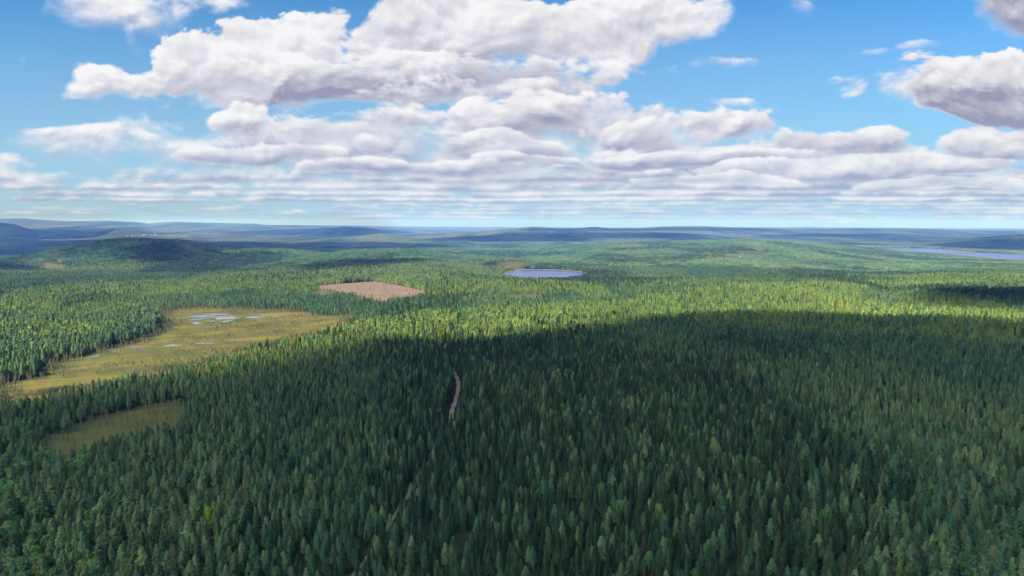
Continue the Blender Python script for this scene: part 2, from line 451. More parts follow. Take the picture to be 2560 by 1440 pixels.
# forest track
ROAD_PX = [(800, 1560), (885, 1438), (935, 1370), (1012, 1252), (1042, 1208), (1075, 1150), (1100, 1108), (1126, 1078), (1128, 1050), (1130, 1026), (1141, 996), (1146, 962), (1140, 940), (1128, 918), (1108, 896), (1104, 884), (1112, 868), (1124, 850), (1142, 826), (1150, 800)]
ROAD = np.array([ray_hit(u, v, 0) for u, v in ROAD_PX])
def dense_line(P, n=12):
    out = []
    for i in range(len(P) - 1):
        p0 = P[max(i - 1, 0)]; p1 = P[i]; p2 = P[i + 1]; p3 = P[min(i + 2, len(P) - 1)]
        for k in range(n):
            t = k / n
            out.append(0.5 * ((2 * p1) + (-p0 + p2) * t + (2 * p0 - 5 * p1 + 4 * p2 - p3) * t * t + (-p0 + 3 * p1 - 3 * p2 + p3) * t ** 3))
    out.append(P[-1]); return np.array(out)
ROADL = dense_line(ROAD)
def road_dist(x, y):
    d = np.full(x.shape, 1e9)
    lo = ROADL.min(0) - 30; hi = ROADL.max(0) + 30
    m = (x > lo[0]) & (x < hi[0]) & (y > lo[1]) & (y < hi[1])
    xm, ym = x[m], y[m]; dm = np.full(xm.shape, 1e18)
    for i in range(0, len(ROADL) - 1, 3):
        ax, ay = ROADL[i]; bx, by = ROADL[min(i + 3, len(ROADL) - 1)]
        ex, ey = bx - ax, by - ay
        t = np.clip(((xm - ax) * ex + (ym - ay) * ey) / (ex * ex + ey * ey + 1e-9), 0, 1)
        dm = np.minimum(dm, (xm - ax - ex * t) ** 2 + (ym - ay - ey * t) ** 2)
    d[m] = np.sqrt(dm); return d

# ------------------------------------------------------------------ mesh + material helpers
def mesh_np(name, V, FA, mats=(), smooth=False):
    me = bpy.data.meshes.new(name)
    V = np.asarray(V, np.float32); FA = np.asarray(FA, np.int32)
    k = FA.shape[1]
    me.vertices.add(len(V)); me.vertices.foreach_set('co', V.ravel())
    me.loops.add(FA.size); me.loops.foreach_set('vertex_index', FA.ravel())
    me.polygons.add(len(FA)); me.polygons.foreach_set('loop_start', np.arange(0, FA.size, k, dtype=np.int32))
    me.polygons.foreach_set('use_smooth', np.full(len(FA), smooth))
    me.update(calc_edges=True)
    for m in mats: me.materials.append(m)
    return me
def obj(name, me, parent=None, kind=None, label=None, cat=None, group=None, col=None):
    o = bpy.data.objects.new(name, me); (col or COL).objects.link(o)
    o.parent = parent
    if kind: o['kind'] = kind
    if label: o['label'] = label
    if cat: o['category'] = cat
    if group: o['group'] = group
    return o
def new_mat(name):
    m = bpy.data.materials.new(name); m.use_nodes = True
    nt = m.node_tree; nt.nodes.clear()
    out = nt.nodes.new('ShaderNodeOutputMaterial')
    return m, nt, out, G(nt)
def diffuse_out(nt, out, col, rough=1.0):
    b = nt.nodes.new('ShaderNodeBsdfDiffuse')
    if isinstance(col, tuple): b.inputs[0].default_value = (*col, 1)
    else: nt.links.new(col, b.inputs[0])
    nt.links.new(b.outputs[0], out.inputs[0]); return b

# foliage: colour drifts between stands and from tree to tree
def foliage(name, c_dark, c_light, c_warm, transl=0.35):
    c_dark, c_light, c_warm = [tuple(1.95 * q for q in c) for c in (c_dark, c_light, c_warm)]
    m, nt, out, g = new_mat(name)
    geo = nt.nodes.new('ShaderNodeNewGeometry'); oi = nt.nodes.new('ShaderNodeObjectInfo')
    pos = geo.outputs['Position']; rnd = oi.outputs['Random']
    px, py, pz = g.sep(pos)
    P2 = g.comb(px, g.mul(py, 0.45), 0.0)
    stand = g.ramp(g.noise(P2, 0.0036, 4, 0.6), 0.42, 0.57)
    clump = g.noise(P2, 0.035, 2, 0.5)
    f = g.add(g.mul(stand, 0.42), g.add(g.mul(g.sub(rnd, 0.5), 0.55), g.mul(g.sub(clump, 0.45), 0.6)))
    c = g.mix(g.m('ADD', f, 0.12, clamp=True), c_dark, c_light)
    r2 = g.m('FRACT', g.mul(rnd, 37.7))
    c = g.mix(g.ramp(r2, 0.80, 1.0, 0.0, 0.7), c, c_warm)
    r3 = g.m('FRACT', g.mul(rnd, 91.3))
    c = g.mix(1.0, c, g.comb(*(3 * [g.ramp(r3, 0, 1, 0.72, 1.22)])), 'MULTIPLY')
    d = nt.nodes.new('ShaderNodeBsdfDiffuse'); nt.links.new(c, d.inputs[0])
    t = nt.nodes.new('ShaderNodeBsdfTranslucent'); nt.links.new(c, t.inputs[0])
    mx = nt.nodes.new('ShaderNodeMixShader'); mx.inputs[0].default_value = transl
    nt.links.new(d.outputs[0], mx.inputs[1]); nt.links.new(t.outputs[0], mx.inputs[2])
    nt.links.new(mx.outputs[0], out.inputs[0])
    return m
M_PINE = foliage('pine_needles', (0.036, 0.090, 0.054), (0.122, 0.170, 0.072), (0.118, 0.138, 0.078))
M_SPRUCE = foliage('spruce_needles', (0.022, 0.046, 0.028), (0.045, 0.078, 0.038), (0.058, 0.072, 0.042))
M_BIRCH = foliage('birch_leaves', (0.045, 0.110, 0.048), (0.080, 0.165, 0.060), (0.125, 0.155, 0.050), 0.40)
M_BOGTREE = foliage('stunted_needles', (0.070, 0.085, 0.045), (0.110, 0.120, 0.070), (0.130, 0.120, 0.080))
M_YOUNG = foliage('young_needles', (0.108, 0.156, 0.048), (0.178, 0.228, 0.066), (0.178, 0.212, 0.078))
M_LIME = foliage('lime_leaves', (0.13, 0.19, 0.024), (0.15, 0.21, 0.024), (0.155, 0.20, 0.024), 0.35)
def bark(name, a, b):
    m, nt, out, g = new_mat(name)
    tc = nt.nodes.new('ShaderNodeTexCoord')
    n = g.noise(tc.outputs['Object'], 3.0, 4, 0.6)
    diffuse_out(nt, out, g.mix(n, a, b)); return m
M_BARK = bark('pine_bark', (0.16, 0.10, 0.07), (0.30, 0.20, 0.14))
M_BIRCHBARK = bark('birch_bark', (0.45, 0.44, 0.40), (0.62, 0.60, 0.56))
M_DEAD = bark('dead_wood', (0.24, 0.22, 0.22), (0.36, 0.34, 0.33))

# ------------------------------------------------------------------ tree meshes
def tube(p0, p1, r0, r1, n=6):
    p0 = np.array(p0, float); p1 = np.array(p1, float); d = p1 - p0; d /= np.linalg.norm(d)
    q = np.cross(d, [0.3, 1, 0.1]); q /= np.linalg.norm(q); s = np.cross(d, q)
    a = np.arange(n) * 2 * math.pi / n
    ring = np.cos(a)[:, None] * q + np.sin(a)[:, None] * s
    V = np.concatenate([p0 + ring * r0, p1 + ring * r1])
    Fq = [[i, (i + 1) % n, n + (i + 1) % n, n + i] for i in range(n)]
    return V, np.array(Fq)
class MB:
    def __init__(s): s.V = []; s.F = []; s.n = 0
    def add(s, V, Fq): s.V.append(np.asarray(V)); s.F.append(np.asarray(Fq) + s.n); s.n += len(V)
    def mesh(s, name, mats): return mesh_np(name, np.concatenate(s.V), np.concatenate(s.F), mats)
def leaf_quads(C, size, rg, flat=0.5, elong=1.6, axis=None):
    n = len(C)
    nrm = rg.normal(size=(n, 3)); nrm[:, 2] = np.abs(nrm[:, 2]) + flat
    if axis is not None:                 # sprays face outwards and up, so the crown has form
        o = C[:, :2] - axis; o = o / (np.linalg.norm(o, axis=1)[:, None] + .05)
        nrm = nrm * .42 + np.concatenate([o * .85, np.full((n, 1), .55)], 1)
    nrm /= np.linalg.norm(nrm, axis=1)[:, None]
    t = np.cross(nrm, rg.normal(size=(n, 3))); t /= np.linalg.norm(t, axis=1)[:, None]
    b = np.cross(nrm, t); s = (size * rg.uniform(0.6, 1.3, n))[:, None]
    V = np.stack([C - t * s * elong / 2 - b * s * .28, C - t * s * .1 + b * s * .5, C + t * s * elong / 2 + b * s * .12, C + t * s * .1 - b * s * .5], 1).reshape(-1, 3)
    return V, np.arange(4 * n).reshape(n, 4)

def crown_profile(t, kind):
    if kind == 'spruce': return (1 - t) ** 0.85 * np.clip(t * 9 + 0.45, 0, 1)
    if kind in ('pine', 'young'):   return np.clip(1 - t ** 1.15, 0, 1) ** 0.80 * np.clip(t * 3.2 + 0.45, 0, 1)
    return np.sqrt(np.clip(1 - (2 * t - 0.85) ** 2 / 1.35, 0.02, 1))
def conifer(seed, kind, H=14.0, Rm=1.8, z0=0.28, nbr=95, per=6, leaf=0.55):
    """near tree: trunk mesh, crown mesh built of needle sprays along its boughs"""
    rg = np.random.default_rng(seed)
    tr = MB(); lean = rg.normal(0, 0.012, 2)
    for k in range(4):
        a, b = k / 4, (k + 1) / 4
        tr.add(*tube((lean[0] * H * a, lean[1] * H * a, H * a * 0.97), (lean[0] * H * b, lean[1] * H * b, H * b * 0.97), 0.16 * (1 - a) + .02, 0.16 * (1 - b) + .02, 6))
    cr = MB(); C = []
    for i in range(nbr):
        t = (i + rg.uniform(0, 1)) / nbr; t = t ** 0.9
        z = H * (z0 + (1 - z0) * t); ang = i * 2.39996 + rg.normal(0, .35)
        r = Rm * crown_profile(np.array(t), kind) * rg.uniform(0.72, 1.12) + 0.08
        rise = {'spruce': -0.22, 'pine': 0.28, 'birch': 0.4, 'young': 0.2}[kind] * r
        for j in range(per):
            s = (j + 0.6) / per
            s = s ** 0.75
            w = 0.16 * r + 0.08
            C.append((lean[0] * z + math.cos(ang) * r * s + rg.normal(0, w), lean[1] * z + math.sin(ang) * r * s + rg.normal(0, w), z + rise * s * s + rg.normal(0, .12)))
    C = np.array(C)
    C[:, 2] = np.minimum(C[:, 2], H * 1.01)
    cr.add(*leaf_quads(C, leaf, rg, 0.35, axis=np.stack([lean[0] * C[:, 2], lean[1] * C[:, 2]], 1)))
    tip = np.array([[lean[0] * H, lean[1] * H, H * (0.93 + 0.07 * k / 5)] for k in range(6)]) + rg.normal(0, .05, (6, 3))
    cr.add(*leaf_quads(tip, leaf * 0.6, rg, 0.0))
    return tr, cr
def core(mb, H, Rm, z0, kind, k=0.55, off=(0, 0), n=6, rg=None):
    ts = [0, .25, .6, .97]; rings = []
    for t in ts:
        r = Rm * float(crown_profile(np.array(t), kind)) * k + .03
        a = np.arange(n) * 2 * math.pi / n + t * 3
        jit = 1 if rg is None else rg.uniform(.75, 1.25, n)
        rings.append(np.stack([off[0] + np.cos(a) * r * jit, off[1] + np.sin(a) * r * jit, np.full(n, H * (z0 + (1 - z0) * t))], 1))
    V = np.concatenate(rings); Fq = []
    for q in range(3):
        for i in range(n): Fq.append([q * n + i, q * n + (i + 1) % n, (q + 1) * n + (i + 1) % n, (q + 1) * n + i])
    mb.add(V, Fq)

KINDS = {  # kind: (material, bark, H, R, z0)
    'pine': (M_PINE, M_BARK, 14.0, 2.75, 0.22), 'spruce': (M_SPRUCE, M_BARK, 15.0, 2.45, 0.08), 'birch': (M_BIRCH, M_BIRCHBARK, 11.5, 2.5, 0.22), 'young': (M_YOUNG, M_BARK, 10.5, 1.9, 0.12)}
SRC = bpy.data.collections.new('tree_models')      # only a palette for the forest below
src_names = []
def src(mesh):
    o = bpy.data.objects.new('tree_model_%03d' % len(src_names), mesh); SRC.objects.link(o)
    src_names.append(o.name); return len(src_names) - 1
def merged(tr, cr, name, mats):
    V = np.concatenate(tr.V + cr.V); nt_ = sum(len(v) for v in tr.V)
    Ft = np.concatenate(tr.F); Fc = np.concatenate(cr.F) + nt_
    me = mesh_np(name, V, np.concatenate([Ft, Fc]), mats)
    mi = np.concatenate([np.zeros(len(Ft)), np.ones(len(Fc))]).astype(np.int32)
    me.polygons.foreach_set('material_index', mi); return me
NEAR = {}; MID = {}; CLUMP = {}; PARTS = {}
for kind, (mf, mb_, H, Rm, z0) in KINDS.items():
    NEAR[kind] = []; MID[kind] = []; PARTS[kind] = []
    for s in range(6 if kind == 'pine' else 4):
        rg = np.random.default_rng(s * 7 + len(kind))
        rr = Rm * rg.uniform(.85, 1.15); zz = z0 * rg.uniform(.8, 1.3)
        tr, cr = conifer(s + 40, kind, H, rr, zz, 125 if kind != 'birch' else 105, 7, 0.60 if kind != 'birch' else .66)
        core(cr, H, rr, zz, kind, 0.5, rg=rg)
        PARTS[kind].append((tr.mesh(kind + '_trunk', (mb_,)), cr.mesh(kind + '_crown', (mf,))))
        NEAR[kind].append(src(merged(tr, cr, kind + '_near', (mb_, mf))))
    for s in range(5):
        rg = np.random.default_rng(s * 13 + 100)
        rr = Rm * rg.uniform(.85, 1.2)
        tr = MB(); tr.add(*tube((0, 0, 0), (0, 0, H * .8), .16, .06, 4))
        _, cr = conifer(s + 80, kind, H, rr * .95, z0, 30, 3, 1.2)
        core(cr, H, rr, z0, kind, 0.62, n=5, rg=rg)
        MID[kind].append(src(merged(tr, cr, kind + '_mid', (mb_, mf))))
def clump(seed, mix, n=9, half=9.0):
    rg = np.random.default_rng(seed); tr = MB(); cr = MB()
    k = int(math.sqrt(n)); cell = 2 * half / k
    allV = []
    for i in range(k):
        for j in range(k):
            if rg.uniform() < .08: continue
            kind = mix[rg.integers(len(mix))]; H = KINDS[kind][2] * rg.uniform(.65, 1.15); Rm = KINDS[kind][3] * rg.uniform(1.0, 1.45); z0 = KINDS[kind][4]
            ox = -half + cell * (i + .5) + rg.normal(0, cell * .25); oy = -half + cell * (j + .5) + rg.normal(0, cell * .25)
            core(cr, H, Rm, z0, kind, 0.9, (ox, oy), 5, rg)
            C = np.stack([ox + rg.normal(0, Rm * .6, 7), oy + rg.normal(0, Rm * .6, 7), H * rg.uniform(.35, .95, 7)], 1)
            cr.add(*leaf_quads(C, 1.5, rg, .3))
    return cr.mesh('grove', (KINDS[mix[0]][0],))
for mixn, mix in (('pine', ['pine', 'pine', 'spruce']), ('spruce', ['spruce', 'spruce', 'pine'])):
    CLUMP[mixn] = [src(clump(s * 3 + len(mixn), mix)) for s in range(5)]
# stunted bog tree
BOGT = []
for s in range(4):
    tr, cr = conifer(s + 200, 'pine', 6.0, .8, .3, 22, 3, .45)
    BOGT.append(src(merged(tr, cr, 'bog_tree', (M_DEAD, M_BOGTREE))))

# ------------------------------------------------------------------ ground sheet
ang = np.concatenate([np.linspace(-48, 48, 640), np.linspace(48, 312, 70)[1:-1]])
th = np.radians(ang)
rad = np.concatenate([[2, 10, 22, 40], np.geomspace(60, 38500, 760)])
TT, RR = np.meshgrid(th, rad)
GX, GY = np.sin(TT) * RR, np.cos(TT) * RR
GZ = height(GX.ravel(), GY.ravel()).reshape(GX.shape)
nr, na = GX.shape
V = np.stack([GX.ravel(), GY.ravel(), GZ.ravel()], 1)
I, J = np.meshgrid(np.arange(nr - 1), np.arange(na), indexing='ij'); J2 = (J + 1) % na
Fq = np.stack([I * na + J, I * na + J2, (I + 1) * na + J2, (I + 1) * na + J], -1).reshape(-1, 4)[:, ::-1]
V = np.concatenate([V, [[0, 0, float(height(np.array([0.]), np.array([0.]))[0])]]])
gme = mesh_np('ground', V, Fq, smooth=True)
# masks that say what grows where (used by the ground material)
def mask_of(P, m=25):
    x, y = V[:, 0], V[:, 1]; d = np.full(x.shape, -1e4)
    lo = P.min(0) - 3 * m; hi = P.max(0) + 3 * m
    k = (x > lo[0]) & (x < hi[0]) & (y > lo[1]) & (y < hi[1])
    if k.any(): d[k] = sdist(x[k], y[k], P)
    return np.clip(0.5 + d / (2 * m), 0, 1)
bogm = mask_of(BOG, 6)
bogm = np.maximum(bogm, mask_of(BOG2, 5))
for P in SMALL_BOGS: bogm = np.maximum(bogm, mask_of(P, 10))
cutm = mask_of(CUT, 6)
lakem = np.maximum(mask_of(LAKE, 26), mask_of(BIG, 20)) 
for nme, arr in (('bog', bogm), ('cut', cutm), ('shore', lakem)):
    at = gme.attributes.new(nme, 'FLOAT', 'POINT'); at.data.foreach_set('value', arr.astype(np.float32))
m, nt, out, g = new_mat('ground')
geo = nt.nodes.new('ShaderNodeNewGeometry'); pos = geo.outputs['Position']
px, py, pz = g.sep(pos)
def attr(n):
    a = nt.nodes.new('ShaderNodeAttribute'); a.attribute_name = n; return a.outputs['Fac']
rdist = g.m('SQRT', g.add(g.mul(px, px), g.mul(py, py)))
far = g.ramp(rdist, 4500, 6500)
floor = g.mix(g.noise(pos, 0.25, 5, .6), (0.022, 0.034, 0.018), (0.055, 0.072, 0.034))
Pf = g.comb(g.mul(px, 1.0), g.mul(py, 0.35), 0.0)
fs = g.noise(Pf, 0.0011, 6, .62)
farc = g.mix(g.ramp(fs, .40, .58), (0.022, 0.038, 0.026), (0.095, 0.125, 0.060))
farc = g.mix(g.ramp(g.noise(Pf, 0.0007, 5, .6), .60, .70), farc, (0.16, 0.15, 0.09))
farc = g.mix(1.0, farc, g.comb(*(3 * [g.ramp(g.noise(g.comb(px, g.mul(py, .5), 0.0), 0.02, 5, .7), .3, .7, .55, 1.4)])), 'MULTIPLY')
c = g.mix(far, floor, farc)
# bog: ochre sedge, green moss and rusty sphagnum drawn out across the mire
Pb = g.comb(g.mul(px, 1.0), g.add(g.mul(py, 1.0), g.mul(px, -0.55)), 0.0)
b1 = g.noise(g.comb(g.mul(px, .35), g.add(py, g.mul(px, -.5)), 0.0), 0.030, 6, .62, .6)
b2 = g.noise(Pb, 0.012, 4, .55, .4)
b3 = g.noise(pos, 0.35, 5, .65)
bc = g.mix(g.ramp(b1, .42, .62), (0.100, 0.120, 0.034), (0.205, 0.165, 0.046))
bc = g.mix(g.ramp(b2, .54, .68, 0, .65), bc, (0.27, 0.145, 0.045))
bc = g.mix(g.ramp(g.noise(Pb, 0.02, 6, .65, .5), .50, .62, 0, .85), bc, (0.085, 0.075, 0.040))
bc = g.mix(g.ramp(b3, .3, .7, 0, .55), bc, (0.11, 0.11, 0.045))
rg_ = g.noise(g.comb(g.mul(px, .22), g.add(py, g.mul(px, -.42)), 0.0), 0.05, 6, .68, .8)
bc = g.mix(g.ramp(rg_, .46, .58, 0, .85), bc, (0.075, 0.085, 0.036))
bc = g.mix(g.ramp(g.noise(pos, 0.045, 5, .7, .4), .52, .64, 0, .6), bc, (0.16, 0.125, 0.055))
# clearcut: reddish bared soil, pale slash
cc = g.mix(g.noise(pos, 0.12, 6, .65), (0.135, 0.092, 0.078), (0.250, 0.178, 0.152))
cc = g.mix(g.ramp(g.noise(g.comb(g.mul(px, .12), g.mul(py, 1), 0.0), 0.10, 6, .75, 2.0), .54, .64, 0, .55), cc, (0.38, 0.33, 0.29))
cc = g.mix(g.ramp(g.noise(pos, 0.03, 5, .65), .50, .62, 0, .7), cc, (0.17, 0.15, 0.08))
edge = g.mul(g.sub(g.noise(pos, .05, 4, .6), .5), .6)
bc = g.mix(g.ramp(py, 520, 440, 0, .6), bc, (0.125, 0.155, 0.06))
c = g.mix(g.ramp(g.add(attr('bog'), edge), .42, .58), c, bc)
c = g.mix(g.ramp(g.add(attr('cut'), g.mul(edge, 1.1)), .40, .55), c, cc)
c = g.mix(g.ramp(attr('shore'), .12, .30), c, (0.21, 0.23, 0.085))
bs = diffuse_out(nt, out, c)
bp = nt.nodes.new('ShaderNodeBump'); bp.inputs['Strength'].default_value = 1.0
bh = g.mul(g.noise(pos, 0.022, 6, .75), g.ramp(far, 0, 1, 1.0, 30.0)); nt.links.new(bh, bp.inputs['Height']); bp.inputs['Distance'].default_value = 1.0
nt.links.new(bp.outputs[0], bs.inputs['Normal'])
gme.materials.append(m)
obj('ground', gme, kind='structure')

# ------------------------------------------------------------------ water
def water_mat(name, col, rough=0.12, bump=0.4, sc=0.3, gl=1.0):
    m, nt, out, g = new_mat(name)
    b = nt.nodes.new('ShaderNodeBsdfPrincipled'); b.inputs['Base Color'].default_value = (*col, 1)
    b.inputs['Roughness'].default_value = rough; b.inputs['IOR'].default_value = 1.26
    geo = nt.nodes.new('ShaderNodeNewGeometry')
    bp = nt.nodes.new('ShaderNodeBump'); bp.inputs['Strength'].default_value = bump; bp.inputs['Distance'].default_value = .3
    px, py, pz = g.sep(geo.outputs['Position'])
    n = g.noise(g.comb(px, g.mul(py, .6), 0.0), sc, 4, .6); nt.links.new(n, bp.inputs['Height']); nt.links.new(bp.outputs[0], b.inputs['Normal'])
    nt.links.new(b.outputs[0], out.inputs[0]); return m
M_WATER = water_mat('lake_water', (0.055, 0.075, 0.22), .25)
M_POOL = water_mat('pool_water', (0.20, 0.20, 0.25), .08, .15)  # pale base colour stands in for bright clouds reflected in the pools
def flat_poly(name, P, z, mat):
    me = bpy.data.meshes.new(name)
    me.from_pydata([(x, y, z) for x, y in P], [], [list(range(len(P)))]); me.materials.append(mat)
    if me.polygons[0].normal.z < 0: me.flip_normals()
    return obj(name, me, kind='structure')
flat_poly('lake_water', LAKE, LZ, M_WATER)
flat_poly('river_water', BIG, BZ, M_WATER)
for P in RIVERS: flat_poly('river_water', P, -87.6, M_POOL)
# bog pools: many small sheets of water in strings across the mire
pools = [  # pixel outline of each string of pools, noise threshold
    ([(455, 797), (470, 788), (515, 783), (560, 783), (600, 790), (598, 798), (575, 806), (520, 806), (480, 803)], .47),
    ([(465, 806), (500, 804), (510, 810), (490, 815)], .49),
    ([(608, 789), (630, 784), (665, 787), (670, 795), (640, 800), (615, 798)], .47),
    ([(675, 791), (695, 788), (705, 793), (690, 797)], .48),
    ([(720, 793), (732, 793), (732, 797), (720, 797)], .38),
    ([(318, 871), (335, 864), (368, 870), (364, 876), (335, 874)], .35),
    ([(218, 892), (230, 886), (250, 891), (245, 895), (225, 894)], .34),
    ([(190, 899), (205, 894), (217, 897), (205, 902), (192, 902)], .35),
    ([(272, 880), (285, 876), (295, 879), (285, 882)], .38),
    ([(400, 866), (430, 862), (455, 863), (440, 868), (410, 869)], .38),
    ([(475, 862), (500, 856), (540, 854), (540, 861), (500, 864)], .35),
    ([(560, 852), (600, 848), (625, 848), (620, 854), (580, 857)], .50),
]
PV, PF = [], []; POOLMASK = []
for pts, thr in pools:
    P = np.array([ray_hit(u, v, 0) for u, v in pts]); POOLMASK.append(P)
    lo, hi = P.min(0) - 3, P.max(0) + 3
    c = 0.8
    xs = np.arange(lo[0], hi[0], c); ys = np.arange(lo[1], hi[1], c)
    XX, YY = np.meshgrid(xs, ys)
    d = sdist(XX.ravel(), YY.ravel(), P).reshape(XX.shape)
    wv = fbm(XX, YY, 16, 2, 5) * 10
    n = fbm(XX * .30 + wv, (YY - .25 * XX) + wv * .8, 7.5, 3, 77)
    keep = (n > thr + .25 * np.clip(1 - d / 7, 0, 1)) & (d > 0)
    zc = height(XX.ravel(), YY.ravel()).reshape(XX.shape)
    zl = zc[d > 0].mean() if (d > 0).any() else 0
    for j, i in zip(*np.nonzero(keep)):
        x, y = xs[i], ys[j]; z = height(np.array([x]), np.array([y]))[0] if False else zc[j, i] + .25
        PV += [(x, y, z), (x + c, y, z), (x + c, y + c, z), (x, y + c, z)]
        k = len(PV) - 4; PF.append([k, k + 1, k + 2, k + 3])
pm = mesh_np('bog_pools', PV, PF, (M_POOL,))
obj('bog_pool_water', pm, kind='structure')

# ------------------------------------------------------------------ forest track
m, nt, out, g = new_mat('sand_track')
geo = nt.nodes.new('ShaderNodeNewGeometry'); pos = geo.outputs['Position']
at_ = nt.nodes.new('ShaderNodeAttribute'); at_.attribute_name = 'across'
cx = g.m('ABSOLUTE', at_.outputs['Fac'])
rut = g.mul(g.ramp(cx, .1, .4), g.ramp(cx, .9, .7))
c = g.mix(g.noise(pos, .6, 5, .6), (0.26, 0.23, 0.20), (0.50, 0.46, 0.42))
c = g.mix(g.add(g.add(g.mul(rut, .35), .45), g.mul(g.sub(g.noise(pos, .25, 4, .6), .5), .8)), (0.13, 0.125, 0.08), c)
c = g.mix(g.ramp(g.add(cx, g.mul(g.sub(g.noise(pos, .5, 4, .6), .5), .6)), .75, .95), c, (0.05, 0.055, 0.03))
diffuse_out(nt, out, c)
T = np.gradient(ROADL, axis=0); T /= np.linalg.norm(T, axis=1)[:, None]; N = np.stack([T[:, 1], -T[:, 0]], 1)
RV, RF, AC = [], [], []
for i, (p, n) in enumerate(zip(ROADL, N)):
    for k in range(9):
        s = -1 + k / 4; q = p + n * s * (1.75 + .35 * math.sin(i * .9) + .25 * math.sin(i * 2.3) if p[1] > ROAD[7][1] - 8 else .95)
        RV.append((q[0], q[1], float(height(np.array([q[0]]), np.array([q[1]]))[0]) + .30)); AC.append(s)
    if i:
        for k in range(8): a = (i - 1) * 9 + k; RF.append([a, a + 1, a + 10, a + 9])
rme = mesh_np('forest_track', RV, RF, (m,), True)
ra = rme.attributes.new('across', 'FLOAT', 'POINT'); ra.data.foreach_set('value', np.array(AC, np.float32))
obj('road', rme, kind='structure')

# ------------------------------------------------------------------ tree placement
def project(x, y, z):
    d = z - CAMZ; yc = y * CP - d * SP; zc = y * SP + d * CP
    return 1280 + F * x / yc, 720 - F * zc / yc
def jgrid(r0, r1, cell, jit=.42, amax=1.02):
    """jittered grid over the fan of land between two distances"""
    xs = np.arange(-r1 * .75, r1 * .75, cell); ys = np.arange(min(60, r0), r1, cell)
    XX, YY = np.meshgrid(xs, ys); XX = XX + (np.arange(len(ys)) % 2)[:, None] * cell * .5
    m = (np.hypot(XX, YY) >= r0) & (np.hypot(XX, YY) < r1) & (np.abs(XX) < YY * .84 + 40)
    x, y = XX[m], YY[m]
    return x + rng.uniform(-jit, jit, x.size) * cell, y + rng.uniform(-jit, jit, x.size) * cell
def open_dist(x, y, m=0.0):
    """distance into any open ground (positive inside)"""
    d = np.full(x.shape, -1e3)
    for P in [BOG, BOG2, CUT, LAKE, BIG] + SMALL_BOGS:
        lo = P.min(0) - 60; hi = P.max(0) + 60
        k = (x > lo[0]) & (x < hi[0]) & (y > lo[1]) & (y < hi[1])
        if k.any(): d[k] = np.maximum(d[k], sdist(x[k], y[k], P) + (5 if P is LAKE else 0))
    return d
YOUNG = [np.array([ray_hit(u, v, 8, height) for u, v in P]) for P in (
    [(520, 915), (640, 850), (780, 806), (900, 800), (1040, 775), (1250, 752), (1480, 745), (1700, 733), (1800, 712), (1950, 702), (2150, 706), (2300, 760), (2600, 765), (2600, 800), (2300, 796), (2000, 800), (1700, 792), (1500, 806), (1350, 838), (1150, 868), (900, 872), (700, 888)],
    [(2150, 704), (2300, 690), (2600, 684), (2600, 712), (2400, 710), (2250, 718)],
    [(-60, 812), (100, 800), (220, 806), (330, 826), (240, 846), (60, 852), (-60, 850)],
    [(-60, 752), (90, 740), (180, 744), (120, 768), (-60, 776)],
    [(130, 778), (160, 752), (220, 744), (370, 742), (400, 752), (330, 768), (200, 780)],
    [(900, 690), (1150, 680), (1250, 700), (1150, 716), (980, 706)],
)]
PTS, IDX, SCL, ROT = [], [], [], []
def put(x, y, z, idx, s, sxy=None):
    PTS.append(np.stack([x, y, z], 1)); IDX.append(idx); 
    sxy = s if sxy is None else sxy
    SCL.append(np.stack([sxy, sxy, s], 1))
    n = len(x)
    ROT.append(np.stack([rng.normal(0, .02, n), rng.normal(0, .02, n), rng.uniform(0, 6.283, n)], 1))
def stand_fields(x, y):
    spruce = fbm(x, y * .5, 260, 3, 31); age = fbm(x, y * .6, 160, 3, 55)
    return spruce, age
def choose(x, y, table):
    sp, age = stand_fields(x, y); u, v = project(x, y, height0(x, y) + 8)
    r = rng.uniform(size=x.size)
    pb = np.where(u < 420, np.clip((330 - u) / 600, 0, .5) * np.clip((v - 960) / 120, 0, 1), 0) + .015
    pb = np.where((fbm(x, y, 60, 2, 91) > .58), pb + .06, pb)
    psp = np.clip((sp - .47) * 5, .06, .75)
    uj = u + (fbm(x, y, 90, 3, 63) - .5) * 260
    hillface = (uj > 350) & (uj < 560) & (v > 605) & (v < 680)
    psp = np.where(hillface, .95, psp)
    kind = np.where(r < pb, 2, np.where(rng.uniform(size=x.size) < psp, 1, 0))
    yd = np.full(x.shape, -1e3)
    for P in YOUNG: yd = np.maximum(yd, sdist(x, y, P))
    yd = yd + (fbm(x, y, 120, 3, 71) - .5) * 130
    yd = np.maximum(yd, np.where(np.hypot(x, y) > 850, (fbm(x, y * .45, 330, 4, 37) - .585) * 900, -1e3))
    isy = rng.uniform(size=x.size) < np.clip(.5 + yd / 30, 0.0, .9)
    kind = np.where(isy & (kind != 2) & (r > .05), 3, kind)
    return kind, age
KN = ['pine', 'spruce', 'birch', 'young']

